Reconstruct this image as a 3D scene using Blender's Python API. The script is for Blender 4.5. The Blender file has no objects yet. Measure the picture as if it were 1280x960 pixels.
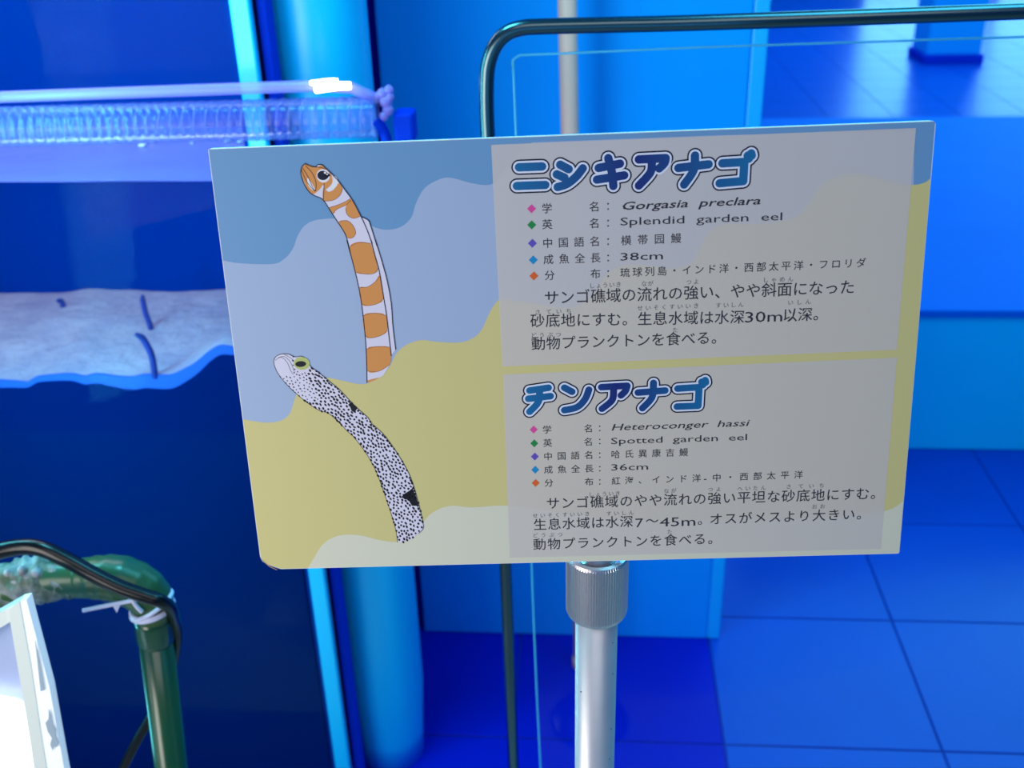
import bpy, bmesh, math, random
from mathutils import Vector, Matrix, noise
from mathutils.geometry import tessellate_polygon
random.seed(7)
C = bpy.context.scene
COL = C.collection

# ------------------------------------------------------------------ camera
F = 1311.0
AX = Vector((0.99737167, -0.00797161, 0.07201535))
AY = Vector((0.06781114, 0.45281475, -0.88902219))
AZ = Vector((-0.02552267, 0.89156899, 0.45216516))
EYE = Vector((0, 0, 1.4))
cd = bpy.data.cameras.new('camera'); cam = bpy.data.objects.new('camera', cd); COL.objects.link(cam)
cam.matrix_world = Matrix.Translation(EYE) @ Matrix((AX, AY, AZ)).to_4x4()
cd.sensor_width = 36; cd.lens = F / 1280 * 36; cd.clip_start = 0.02
cd.dof.use_dof = True; cd.dof.focus_distance = 0.68; cd.dof.aperture_fstop = 9.0
C.camera = cam

# ------------------------------------------------------------------ world, lights, exposure
w = bpy.data.worlds.new('world'); C.world = w; w.use_nodes = True
w.node_tree.nodes['Background'].inputs[0].default_value = (0.05, 0.28, 0.75, 1)
w.node_tree.nodes['Background'].inputs[1].default_value = 0.38
C.view_settings.view_transform = 'Standard'; C.view_settings.look = 'None'
C.view_settings.exposure = 0.0; C.view_settings.gamma = 1.0; C.view_settings.use_curve_mapping = False

def area(name, loc, target, sx, sy, power, color):
    d = bpy.data.lights.new(name, 'AREA'); d.shape = 'RECTANGLE'; d.size = sx; d.size_y = sy
    d.energy = power; d.color = color
    o = bpy.data.objects.new(name, d); COL.objects.link(o); o.location = loc
    o.rotation_euler = (Vector(target) - Vector(loc)).to_track_quat('-Z', 'Y').to_euler()
    return o
area('room_light_left', (-0.95, -0.2, 1.0), (0.05, 0.65, 1.1), 0.8, 0.8, 12.5, (1.0, 0.94, 0.85))
area('room_light_above', (0.2, -0.9, 2.5), (0.1, 0.7, 1.0), 1.6, 1.0, 8, (1.0, 0.92, 0.86))
area('hall_light', (2.4, 3.9, 3.0), (2.0, 3.8, 0), 3.0, 3.0, 90, (0.12, 0.75, 1.0))
area('hall_light_far', (2.6, 8.0, 3.0), (2.4, 7.6, 0), 4.0, 4.0, 190, (0.12, 0.75, 1.0))  # unseen area light added to brighten the far floor
area('hall_light_near', (0.8, 0.9, 2.9), (0.5, 2.0, 0.4), 1.0, 1.0, 23, (0.12, 0.72, 1.0))
area('tank_light', (-0.95, 1.38, 1.70), (-0.95, 1.42, 0.7), 0.9, 0.2, 4.5, (1.0, 0.88, 1.0))
area('column_light', (-0.45, 0.88, 1.95), (-0.36, 1.34, 0.5), 0.3, 0.2, 8, (0.15, 0.85, 1.0))  # unseen area light added above to brighten the cyan column
area('column_light_side', (-0.78, 0.86, 0.95), (-0.36, 1.34, 0.75), 0.10, 0.9, 6, (0.15, 0.85, 1.0))  # second added light, out of view, brightening the column from the left

# ------------------------------------------------------------------ measuring helpers
def ray(px, py):
    v = Vector(((px - 640) / F, -(py - 480) / F, -1.0))
    return Vector((AX.dot(v), AY.dot(v), AZ.dot(v)))
def ony(px, py, y):
    r = ray(px, py); return EYE + r * (y / r.y)
def onz(px, py, z=0.0):
    r = ray(px, py); return EYE + r * ((z - 1.4) / r.z)

# ------------------------------------------------------------------ materials
def lin(c):
    return tuple(((v / 255) / 12.92 if v / 255 <= 0.04045 else ((v / 255 + 0.055) / 1.055) ** 2.4) for v in c)
def mat(name, rgb, rough=0.5, metal=0.0, spec=0.5, emit=0.0, emitc=None, trans=0.0, bump=0.0, bscale=40, var=0.0, vscale=8, rgb2=None):
    m = bpy.data.materials.new(name); m.use_nodes = True
    nt = m.node_tree; b = nt.nodes['Principled BSDF']; c = lin(rgb)
    b.inputs['Base Color'].default_value = (*c, 1); b.inputs['Roughness'].default_value = rough
    b.inputs['Metallic'].default_value = metal; b.inputs['Specular IOR Level'].default_value = spec
    if emit:
        b.inputs['Emission Color'].default_value = (*(lin(emitc or rgb)), 1); b.inputs['Emission Strength'].default_value = emit
    tc = nt.nodes.new('ShaderNodeTexCoord')
    if var or rgb2:
        n = nt.nodes.new('ShaderNodeTexNoise'); n.inputs['Scale'].default_value = vscale; n.inputs['Detail'].default_value = 4
        nt.links.new(tc.outputs['Object'], n.inputs['Vector'])
        r = nt.nodes.new('ShaderNodeValToRGB')
        c2 = lin(rgb2) if rgb2 else tuple(v * (1 - var) for v in c)
        r.color_ramp.elements[0].color = (*c2, 1); r.color_ramp.elements[1].color = (*c, 1)
        r.color_ramp.elements[0].position = 0.35; r.color_ramp.elements[1].position = 0.65
        nt.links.new(n.outputs['Fac'], r.inputs['Fac']); nt.links.new(r.outputs['Color'], b.inputs['Base Color'])
    if bump:
        n2 = nt.nodes.new('ShaderNodeTexNoise'); n2.inputs['Scale'].default_value = bscale; n2.inputs['Detail'].default_value = 5
        bp = nt.nodes.new('ShaderNodeBump'); bp.inputs['Strength'].default_value = bump; bp.inputs['Distance'].default_value = 0.01
        nt.links.new(tc.outputs['Object'], n2.inputs['Vector'])
        nt.links.new(n2.outputs['Fac'], bp.inputs['Height']); nt.links.new(bp.outputs['Normal'], b.inputs['Normal'])
    if trans:       # see-through share with a tint
        out = nt.nodes['Material Output']; t = nt.nodes.new('ShaderNodeBsdfTransparent'); mx = nt.nodes.new('ShaderNodeMixShader')
        mx.inputs[0].default_value = trans
        nt.links.new(b.outputs[0], mx.inputs[1]); nt.links.new(t.outputs[0], mx.inputs[2]); nt.links.new(mx.outputs[0], out.inputs[0])
    return m
def clear(name, tint=(1, 1, 1), gloss=1.0, rough=0.02, haze=None, hazefac=0.0):
    m = bpy.data.materials.new(name); m.use_nodes = True; nt = m.node_tree; nt.nodes.remove(nt.nodes['Principled BSDF'])
    out = nt.nodes['Material Output']
    t = nt.nodes.new('ShaderNodeBsdfTransparent'); t.inputs[0].default_value = (*tint, 1)
    g = nt.nodes.new('ShaderNodeBsdfGlossy'); g.inputs['Roughness'].default_value = rough
    fr = nt.nodes.new('ShaderNodeFresnel'); fr.inputs[0].default_value = 1.45
    mu = nt.nodes.new('ShaderNodeMath'); mu.operation = 'MULTIPLY'; mu.inputs[1].default_value = gloss
    mx = nt.nodes.new('ShaderNodeMixShader'); nt.links.new(fr.outputs[0], mu.inputs[0]); nt.links.new(mu.outputs[0], mx.inputs[0])
    nt.links.new(t.outputs[0], mx.inputs[1]); nt.links.new(g.outputs[0], mx.inputs[2])
    last = mx
    if hazefac:
        d = nt.nodes.new('ShaderNodeBsdfDiffuse'); d.inputs[0].default_value = (*lin(haze), 1)
        m2 = nt.nodes.new('ShaderNodeMixShader'); m2.inputs[0].default_value = hazefac
        nt.links.new(mx.outputs[0], m2.inputs[1]); nt.links.new(d.outputs[0], m2.inputs[2]); last = m2
    nt.links.new(last.outputs[0], out.inputs[0])
    return m

M = {}
M['tile'] = mat('blue_tile', (0, 76, 195), 0.28, spec=0.22, var=0.12, vscale=3, bump=0.05, bscale=60)
M['tile_navy'] = mat('navy_tile', (0, 28, 185), 0.5, spec=0.08, var=0.1, vscale=3)  # darker blue that paints in shade and reflection
M['grout'] = mat('grout', (0, 50, 170), 0.8)
M['wall'] = mat('wall_paint', (0, 158, 255), 0.6, spec=0.08, var=0.06, vscale=2)
M['wall_light'] = mat('pale_blue_trim', (0, 180, 255), 0.45)
M['bench'] = mat('bench_blue', (0, 205, 255), 0.6, spec=0.08, var=0.06, vscale=3)
M['bench_top'] = mat('bench_top_blue', (0, 112, 225), 0.5, spec=0.02, var=0.06, vscale=3)
M['navy'] = mat('navy_trim', (0, 55, 200), 0.6, spec=0.05)
M['column'] = mat('cyan_column', (0, 195, 255), 0.35)
M['edge_blue'] = mat('lit_acrylic_edge', (20, 200, 255), 0.3)
M['tank_back'] = mat('tank_backdrop', (0, 56, 145), 0.8, spec=0.0, var=0.05, vscale=2)
M['tank_base'] = mat('tank_base_panel', (0, 32, 92), 0.7, spec=0.0)  # navy stands in for shade on the sand behind the pane
M['film'] = mat('sand_seam', (30, 95, 200), 0.5)
M['sand'] = mat('pale_sand', (250, 200, 200), 0.9, rgb2=(222, 178, 188), vscale=22, bump=0.5, bscale=60)
M['eel'] = mat('eel_skin', (45, 60, 150), 0.5, var=0.3, vscale=120)
M['steel'] = mat('brushed_steel', (85, 108, 115), 0.22, 1.0)
M['chrome'] = mat('chrome', (235, 230, 235), 0.30, 1.0)
M['pole'] = mat('silver_pole', (205, 205, 210), 0.38, 0.45, var=0.05, vscale=60)
M['pole_pink'] = mat('pinkish_pole', (255, 178, 160), 0.5)
M['fleck'] = mat('dark_fleck', (60, 60, 70), 0.6)
M['panel'] = clear('clear_acrylic', (0.93, 0.97, 1.0), 0.03)
M['panel_edge'] = mat('acrylic_edge', (90, 220, 255), 0.2, trans=0.35)
M['pane'] = clear('tank_glass', (0.93, 0.97, 1.0), 0.015)
M['water'] = clear('tank_water', (0.85, 0.90, 1.0), 0.015)
M['surface'] = mat('water_surface', (165, 165, 245), 0.2, trans=0.35, bump=0.25, bscale=14)  # lavender base colour imitates the pale reflection on the water
M['bubble'] = mat('foam', (235, 235, 255), 0.3)
M['hose'] = clear('clear_hose', (0.75, 0.85, 1.0), 0.6, 0.2, (120, 125, 235), 0.17)
M['hose_rib'] = mat('hose_rib', (190, 180, 250), 0.4, trans=0.8)
M['lav_rod'] = mat('lavender_rod', (175, 150, 245), 0.3, trans=0.5)  # end fitting, and the rod that imitates a highlight band
M['led'] = mat('lit_led', (255, 255, 255), 0.3, emit=5.0)  # glows to imitate a highlight; the hose holds no lamp
M['white_core'] = mat('foam_board_core', (235, 240, 240), 0.6)

# ------------------------------------------------------------------ object helpers
def link(name, me, m, parent=None):
    o = bpy.data.objects.new(name, me); COL.objects.link(o)
    if m is not None: me.materials.append(m)
    if parent is not None: o.parent = parent
    return o
def origin_of(parent):
    while parent is not None and parent.parent is not None: parent = parent.parent
    return Vector(parent.location) if parent is not None else Vector((0, 0, 0))
def mesh(name, verts, faces, m, parent=None, smooth=False, base=None):
    """verts are world points; a part's mesh is stored relative to its thing's base"""
    org = origin_of(parent) if parent is not None else (Vector(base) if base is not None else Vector((0, 0, 0)))
    me = bpy.data.meshes.new(name)
    me.from_pydata([tuple(Vector(v) - org) for v in verts], [], faces)
    if smooth:
        for p in me.polygons: p.use_smooth = True
    me.update()
    o = link(name, me, m, parent)
    if parent is None: o.location = org
    return o
def thing(name, label, cat, loc=(0, 0, 0), group=None):
    o = bpy.data.objects.new(name, None); COL.objects.link(o); o.location = loc; o.empty_display_size = 0.05
    return tag(o, label, cat, group)
def tag(o, label, cat, group=None, kind=None):
    o['label'] = label; o['category'] = cat
    if group: o['group'] = group
    if kind: o['kind'] = kind
    return o
class G:
    def __init__(s): s.v = []; s.f = []
    def add(s, vs, fs):
        n = len(s.v); s.v += [Vector(v) for v in vs]; s.f += [tuple(i + n for i in f) for f in fs]; return s
    def box(s, x0, x1, y0, y1, z0, z1):
        vs = [(x, y, z) for z in (z0, z1) for y in (y0, y1) for x in (x0, x1)]
        return s.add(vs, [(0, 2, 3, 1), (4, 5, 7, 6), (0, 1, 5, 4), (1, 3, 7, 5), (3, 2, 6, 7), (2, 0, 4, 6)])
    def bbox(s, x0, x1, y0, y1, z0, z1, r=0.004, seg=2):
        bm = bmesh.new(); g = G().box(x0, x1, y0, y1, z0, z1)
        bv = [bm.verts.new(v) for v in g.v]
        for f in g.f: bm.faces.new([bv[i] for i in f])
        bmesh.ops.bevel(bm, geom=bm.edges[:], offset=r, segments=seg, affect='EDGES', profile=0.5)
        bm.verts.index_update()
        s.add([v.co.copy() for v in bm.verts], [tuple(v.index for v in f.verts) for f in bm.faces]); bm.free(); return s
    def prism(s, front, off):
        n = len(front); off = Vector(off)
        vs = [Vector(p) for p in front] + [Vector(p) + off for p in front]
        tris = tessellate_polygon([[Vector(p) for p in front]])
        return s.add(vs, [tuple(t) for t in tris] + [tuple(i + n for i in reversed(t)) for t in tris] + [(i, (i + 1) % n, (i + 1) % n + n, i + n) for i in range(n)])
    def tube(s, pts, rad, seg=20, cap=True, ripple=None):
        pts = [Vector(p) for p in pts]; n = len(pts); rings = []
        up = None
        for i, p in enumerate(pts):
            d = (pts[min(i + 1, n - 1)] - pts[max(i - 1, 0)]).normalized()
            if up is None:
                up = d.orthogonal().normalized()
            up = (up - d * up.dot(d)).normalized(); sd = d.cross(up)
            r = rad(i / (n - 1)) if callable(rad) else rad
            ring = []
            for k in range(seg):
                a = 2 * math.pi * k / seg; rr = r + (ripple(i, k, p) if ripple else 0)
                ring.append(p + up * math.cos(a) * rr + sd * math.sin(a) * rr)
            rings.append(ring)
        vs = [v for r_ in rings for v in r_]
        fs = [(i * seg + k, i * seg + (k + 1) % seg, (i + 1) * seg + (k + 1) % seg, (i + 1) * seg + k) for i in range(n - 1) for k in range(seg)]
        if cap: fs += [tuple(reversed(range(seg))), tuple((n - 1) * seg + k for k in range(seg))]
        return s.add(vs, fs)
    def lathe(s, c, prof, seg=40, rmod=None):
        vs = []; c = Vector(c)
        for r, z in prof:
            for k in range(seg):
                a = 2 * math.pi * k / seg; rr = r * (1 + (rmod(k, z) if rmod else 0))
                vs.append(c + Vector((math.cos(a) * rr, math.sin(a) * rr, z)))
        n = len(prof)
        fs = [(i * seg + k, i * seg + (k + 1) % seg, (i + 1) * seg + (k + 1) % seg, (i + 1) * seg + k) for i in range(n - 1) for k in range(seg)]
        fs += [tuple(reversed(range(seg))), tuple((n - 1) * seg + k for k in range(seg))]
        return s.add(vs, fs)
    def make(s, name, m, parent=None, smooth=False, base=None): return mesh(name, s.v, s.f, m, parent, smooth, base)
def spline(p, n=8, closed=False):
    p = [Vector(q) for q in p]; out = []; L = len(p)
    for i in range(L if closed else L - 1):
        if closed: a, b, c, d = p[(i - 1) % L], p[i], p[(i + 1) % L], p[(i + 2) % L]
        else: a, b, c, d = p[max(i - 1, 0)], p[i], p[i + 1], p[min(i + 2, L - 1)]
        for k in range(n):
            t = k / n
            out.append(0.5 * ((2 * b) + (c - a) * t + (2 * a - 5 * b + 4 * c - d) * t * t + (3 * b - a - 3 * c + d) * t ** 3))
    if not closed: out.append(p[-1])
    return out
def struct(o): o['kind'] = 'structure'; return o

# ------------------------------------------------------------------ the hall: floor, walls, far windows
TX, TY, X0, Y0 = 0.372, 0.345, 0.243, 1.37
floor = struct(G().box(-3.0, 9.0, 1.026, 13.0, -0.06, -0.004).make('floor', M['grout']))
struct(G().box(-3.0, 9.0, -2.0, 1.024, -0.06, 0.0).make('floor_front', mat('pale_stone', (165, 160, 157), 0.5, var=0.1)))
def tile_mesh(name, m):
    g = G().bbox(0.0015, TX - 0.0015, 0.0015, TY - 0.0015, -0.004, 0.0, 0.0012, 1)
    me = bpy.data.meshes.new(name); me.from_pydata([tuple(v) for v in g.v], [], g.f); me.materials.append(m); return me
tm, tn = tile_mesh('tile', M['tile']), tile_mesh('tile', M['tile_navy'])
rest = G()
for i in range(-4, 15):
    for j in range(-1, 31):
        x, y = X0 + i * TX, Y0 + j * TY
        near = j <= 3 and -3 <= i <= 3
        far = 11 <= j <= 29 and 0.11 * y < x < 0.46 * y
        if near or far:
            o = bpy.data.objects.new('tile', tn if (i < 0 and j < 4) else tm); COL.objects.link(o); o.parent = floor; o.location = (x, y, 0)  # left columns coloured darker to paint the shaded, reflecting floor
        else:
            rest.bbox(x + 0.0015, x + TX - 0.0015, y + 0.0015, y + TY - 0.0015, -0.004, 0.0, 0.0012, 1)
r_ = rest.make('floor_tiling', M['tile'], floor); r_['kind'] = 'stuff'
# wide blue partition block with a skirting
bx0 = ony(528, 760, 1.645).x; bx1 = 0.240
wl = struct(G().bbox(bx0, bx1, 1.645, 2.30, 0.0, 2.5, 0.004).make('wall_center', M['wall']))
G().bbox(bx1, bx1 + 0.024, 1.646, 2.30, 0.0, 2.5, 0.003).make('corner_strip', M['wall_light'], wl)
struct(G().bbox(bx0 - 0.045, bx0 - 0.001, 1.68, 1.80, 0.0, 2.5, 0.003).make('trim_1', M['tile_navy']))  # dark strip filling the gap, its shade put into the colour
struct(G().box(-3.0, bx0 - 0.05, 2.30, 2.36, 0.0, 2.8).make('wall_left', M['navy']))
# far wall with tall windows
fw = G()
fw.box(-1, 9, 12.6, 12.75, 3.0, 3.4); fw.box(-1, 3.0, 12.6, 12.75, 0, 3.0); fw.box(8.8, 9, 12.6, 12.75, 0, 3.0); fw.box(3.0, 8.8, 12.6, 12.75, 0, 0.12)
fwall = struct(fw.make('wall_back', M['wall']))
day = mat('daylit_pane', (190, 240, 255), 0.2, emit=4.5, emitc=(120, 205, 255))
for n in range(4):
    a = 3.0 + n * 1.45
    p_ = struct(G().box(a + 0.05, a + 1.40, 12.66, 12.68, 0.16, 2.96).make('window_%d' % (n + 1), day))
    fr = G(); fr.box(a, a + 0.05, 12.6, 12.74, 0.12, 3.0); fr.box(a + 1.40, a + 1.45, 12.6, 12.74, 0.12, 3.0)
    fr.box(a + 0.05, a + 1.4, 12.6, 12.74, 0.12, 0.16); fr.box(a + 0.05, a + 1.4, 12.6, 12.74, 2.96, 3.0); fr.box(a + 0.05, a + 1.4, 12.64, 12.70, 1.5, 1.54)
    fr.make('window_frame', M['navy'], p_)

# long low bench platform
pb = thing('low_platform', 'long low blue platform with a paler front, standing on the tiled floor', 'platform', (2.2, 3.4, 0))
G().bbox(0.42, 5.0, 2.40, 4.40, 0.0, 0.372, 0.004).make('platform_base', M['bench'], pb)
G().bbox(0.41, 5.01, 2.39, 4.42, 0.373, 0.392, 0.003).make('platform_top', M['bench_top'], pb)
# far square pillar
fp = thing('square_pillar', 'blue pillar rising from the far tiled floor at top right', 'pillar', (2.52, 7.95, 0))
G().bbox(2.34, 2.71, 7.75, 8.12, 0.06, 3.2, 0.01).make('shaft', M['wall_light'], fp)
G().bbox(2.32, 2.73, 7.73, 8.14, 0.0, 0.06, 0.005).make('plinth', M['navy'], fp)

# ------------------------------------------------------------------ the tank
TYF = 1.21                       # front pane
xe = ony(352, 480, TYF).x                      # outer corner
SZ = ony(0, 474, TYF).z; YBK = onz(200, 368, SZ + .002).y; WZ = ony(0, 231, TYF).z
tank = thing('display_tank', 'large deep blue aquarium tank with a bright acrylic corner edge, filling the left side', 'tank', (-1.2, 1.5, 0))
G().bbox(-2.0, xe - 0.002, TYF, TYF + 0.010, 0.0, 1.75, 0.002).make('front_pane', M['pane'], tank)
# bright corner edge, dark strip beside it
e0 = [ony(296, 0, TYF), ony(324, 0, TYF), ony(434, 960, TYF), ony(408, 960, TYF)]
G().bbox(xe, xe + 0.024, TYF - 0.001, TYF + 0.012, 0.0, 1.75, 0.003).make('edge_strip', M['edge_blue'], tank)
G().bbox(xe + 0.0245, xe + 0.036, TYF + 0.02, TYF + 0.05, 0.0, 1.75, 0.003).make('corner_post', M['navy'], tank)
G().box(-2.0, xe - 0.002, YBK, YBK + 0.02, 0.0, 1.75).make('back_panel', M['tank_back'], tank)
G().box(xe - 0.008, xe - 0.002, TYF + 0.011, YBK, 0.0, 1.75).make('side_panel', M['tank_back'], tank)
# line where the sand meets the front pane, traced along the pane
line_px = [(-60, 472), (-20, 474), (15, 476), (33, 477), (45, 471), (60, 469), (88, 467), (105, 470), (120, 467), (145, 470), (165, 471), (180, 468), (210, 469), (228, 462), (245, 452), (262, 438), (275, 432), (292, 434), (310, 436), (330, 436)]
ys = TYF + 0.016
lp = [ony(x, y, ys) for x, y in line_px]
lp[0].x = -1.9; lp = [p for p in lp if p.x < xe - 0.012]; lp.append(Vector((xe - 0.012, ys, lp[-1].z)))
lp = spline(lp[1:], 4); lp.insert(0, Vector((-1.9, ys, lp[0].z)))
def strip(pts_top, pts_bot, y):
    n = len(pts_top); vs = [Vector((p.x, y, p.z)) for p in pts_top] + [Vector((p.x, y, q)) for p, q in zip(pts_top, pts_bot)]
    vs2 = [v + Vector((0, 0.004, 0)) for v in vs]
    fs = [(i, i + 1, n + i + 1, n + i) for i in range(n - 1)]; m2 = 2 * n
    fs += [(m2 + i, m2 + n + i, m2 + n + i + 1, m2 + i + 1) for i in range(n - 1)] + [(i, m2 + i, m2 + i + 1, i + 1) for i in range(n - 1)]
    return G().add(vs + vs2, fs)
seam = [p.z - 0.014 - 0.006 * math.sin(p.x * 19) for p in lp]
strip(lp, seam, ys - 0.001).make('sand_seam', M['film'], tank)
strip([Vector((p.x, p.y, q)) for p, q in zip(lp, seam)], [0.0] * len(lp), ys - 0.001).make('base_panel', M['tank_base'], tank)  # dark sheet painting the shadowed sand face below the seam
# sand bed
def hline(x):
    for a, b in zip(lp, lp[1:]):
        if a.x <= x <= b.x: return a.z + (b.z - a.z) * (x - a.x) / max(b.x - a.x, 1e-6)
    return lp[0].z if x < lp[0].x else lp[-1].z
NX, NY = 120, 24; sv = []; sf = []
def sandz(x, t):
    zb = SZ - 0.001 + 0.010 * max(0, min(1, (x + 1.05) / 0.25)) + 0.002 * math.sin(x * 31)
    zf = hline(x) - 0.001; k = t * t * (3 - 2 * t) if t < 1 else 1
    k = min(1, k * 1.6)
    return zf * (1 - k) + zb * k + 0.0025 * noise.noise(Vector((x * 22, t * 7, 0))) * min(1, t * 6)
for j in range(NY + 1):
    for i in range(NX + 1):
        x = -1.99 + (xe - 0.011 + 1.99) * (1 - (1 - i / NX)) ; t = j / NY
        sv.append((x, TYF + 0.0165 + t * (YBK - .001 - TYF - 0.0165), sandz(x, t)))
nb = len(sv); sv += [(v[0], v[1], 0.02) for v in (sv[0], sv[NX], sv[NY * (NX + 1)], sv[NY * (NX + 1) + NX])]
for j in range(NY):
    for i in range(NX):
        a = j * (NX + 1) + i; sf.append((a, a + 1, a + NX + 2, a + NX + 1))
so = mesh('sand_bed', sv[:nb], sf, M['sand'], None, True)
tag(so, 'pale rippled sand bed on the floor of the deep blue tank', 'sand', kind='stuff')
# water body
wb = G().add([(-1.98, TYF + 0.0115, 0.70), (xe - 0.0115, TYF + 0.0115, 0.70), (xe - 0.0115, TYF + 0.0115, WZ), (-1.98, TYF + 0.0115, WZ)], [(0, 1, 2, 3)])
wn = 40; sv = []; sf = []
for j in range(13):
    for i in range(wn + 1):
        x = -1.98 + (xe - 0.0115 + 1.98) * i / wn; y = TYF + 0.0115 + (YBK - .002 - TYF - 0.0115) * j / 12
        sv.append((x, y, WZ + 0.0012 * noise.noise(Vector((x * 9, y * 26, 3)))))
sf = [(j * (wn + 1) + i, j * (wn + 1) + i + 1, (j + 1) * (wn + 1) + i + 1, (j + 1) * (wn + 1) + i) for j in range(12) for i in range(wn)]
wt = wb.make('tank_water', M['water'])
tag(wt, 'clear blue water filling the tank above the sand', 'water', kind='stuff')
mesh('water_surface', sv, sf, M['surface'], wt, True)
# foam flecks on the water surface
fo = G()
for px, py, r in [(178, 183, 4.5), (190, 178, 2.5), (137, 180, 2), (285, 177, 4), (300, 178, 3), (310, 177, 2), (240, 180, 1.5)]:
    c = onz(px, py, WZ + .001)
    s = r / F * 1.75
    fo.lathe(c, [(s * 0.3, 0.0), (s, 0.0008), (s * 0.8, 0.003), (s * 0.2, 0.004)], 10)
tag(fo.make('foam', M['bubble'], None, True), 'small white foam flecks floating on the tank water', 'foam', kind='stuff')
# garden eels
def eel(pts, label, r=0.0045):
    yrow, P = None, []
    # pts: pixels from head to burrow; burrow point gives the distance
    bx, by = pts[-1]; base = onz(bx, by, SZ + .002); yy = base.y
    P = [ony(x, y, yy) for x, y in pts]; P[-1].z -= 0.006
    P[0].y -= 0.006
    S = spline(P, 8)
    g = G().tube(S, lambda t: r * (0.45 + 2.6 * t if t < 0.22 else 1.0) if t > 0.03 else r * 0.35, 10)
    o = g.make('garden_eel', M['eel'], None, True, base=P[-1]); tag(o, label, 'eel', 'garden eels standing in the sand')
    for sx in (-1, 1):
        e = G(); c = S[5] + Vector((sx * r * 0.75, -r * 0.35, 0))
        e.lathe(c - Vector((0, 0, r * 0.3)), [(r * 0.15, 0), (r * 0.33, r * 0.3), (r * 0.15, r * 0.6)], 8)
        e.make('eye', M['fleck'], o, True)
    return o
eel([(180, 367), (179, 378), (182, 392), (187, 405), (189, 414)], 'slim dark eel standing upright near the back of the sand, the straightest of three', 0.0042)
eel([(171, 415), (178, 423), (186, 436), (191, 450), (193, 467)], 'dark curved eel nearest the glass, leaning left out of the sand')
eel([(73, 374), (77, 377), (79, 383), (80, 389)], 'tiny pale blue eel at the far left edge of the sand', 0.0042)
# clear ribbed hose running across the front of the tank
YH = 1.165
hose = thing('ribbed_hose', 'clear ribbed lavender hose with a lit tip crossing the tank at upper left', 'hose', tuple(ony(240, 150, YH)))
hb = ony(470, 146, YH); ha = ony(-160, 163, YH); ha = hb + (ha - hb) * 2.2; N = 924; hr = 0.0225
hp = [ha.lerp(hb, i / N) for i in range(N + 1)]
G().tube(hp, hr, 28, cap=False, ripple=lambda i, k, p: 0.00025 * math.sin(i * 2 * math.pi / 7.6 + k * 2 * math.pi / 28)).make('hose_wall', M['hose'], hose, True)
rb = G(); sp = []
ax_ = (hb - ha).normalized(); turns = 97
for i in range(turns * 20 + 1):
    t = i / (turns * 20); a = 2 * math.pi * t * turns; c = ha.lerp(hb, t)
    sp.append(c + Vector((0, -math.cos(a), math.sin(a))) * hr)
rb.tube(sp, 0.0009, 5).make('spiral_rib', M['hose_rib'], hose, True)
G().tube([ony(-900, 156, YH), ony(-160, 127, YH), ony(150, 116, YH), ony(400, 107, YH), ony(440, 110, YH), ony(470, 124, YH)], 0.0065, 12).make('top_rod', M['lav_rod'], hose, True)  # lavender rod shaped like the highlight band along the hose top
hose_glint = G(); hose_glint.tube(spline([ony(388, 104, YH - .012), ony(410, 101, YH - .012), ony(422, 101, YH - .012)], 4), 0.0025, 10); hose_glint.tube(spline([ony(394, 112, YH - .012), ony(420, 108, YH - .012), ony(438, 107, YH - .012)], 4), 0.0042, 10)  # glowing capsules stand in for a highlight on the hose
hose_glint.make('lit_tip', M['led'], hose, True)
cl = G()
for px, py, r in [(478, 117, 6), (486, 112, 5), (482, 127, 7), (485, 137, 6), (480, 145, 5), (472, 121, 5), (487, 121, 5)]:
    c = ony(px, py, YH); s = r / F * 1.4
    cl.lathe(c - Vector((0, 0, s)), [(s * .3, 0), (s * .85, s * .5), (s, s), (s * .8, s * 1.6), (s * .2, 2 * s)], 12)
cl.make('end_fitting', M['lav_rod'], hose, True)
q0, q1 = ony(492, 139, YH + .01), ony(520, 176, YH + .01)
G().bbox(q0.x, q1.x, YH - 0.0, YH + 0.03, q1.z, q0.z, 0.004).make('clip', M['navy'], hose)
G().tube(spline([ony(470, 150, YH + .01), ony(480, 165, YH + .01), ony(484, 185, YH + .01), ony(484, 240, YH + .01)], 6), 0.006, 12).make('drain_tube', M['navy'], hose, True)

# ------------------------------------------------------------------ cyan column beside the tank
yc = 1.335
a, b = ony(418, 712, yc - .06), ony(518, 712, yc)
cr = 0.063; ccx = b.x - cr - 0.002
colm = thing('acrylic_column', 'bright cyan rounded column beside the tank corner, tapering at its foot', 'column', (ccx, yc, 0))
zt = ony(520, 850, yc).z
g = G(); prof = [(cr * 0.86, 0.0), (cr * 0.90, zt * 0.35), (cr, zt)] + [(cr, zt + (2.4 - zt) * i / 6) for i in range(1, 7)]
g.lathe((ccx, yc, 0), prof, 64).make('shaft', M['column'], colm, True)

# ------------------------------------------------------------------ pale pole behind the rail
p0, p1 = ony(709, 0, 1.56), ony(712.5, 170, 1.56)
pd = (p1 - p0).normalized(); top = p0 - pd * 0.4; bot = p0 + pd * ((p0.z) / -pd.z)
pp = thing('pale_pole', 'slim pinkish white pole standing behind the clear rail, above the sign', 'pole', tuple(bot))
G().tube([bot, top], 0.0135, 32).make('shaft', M['pole_pink'], pp, True)
G().lathe(bot, [(0.0165, 0.0), (0.0165, 0.02), (0.014, 0.022)], 24).make('foot', M['pole_pink'], pp, True)

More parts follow.
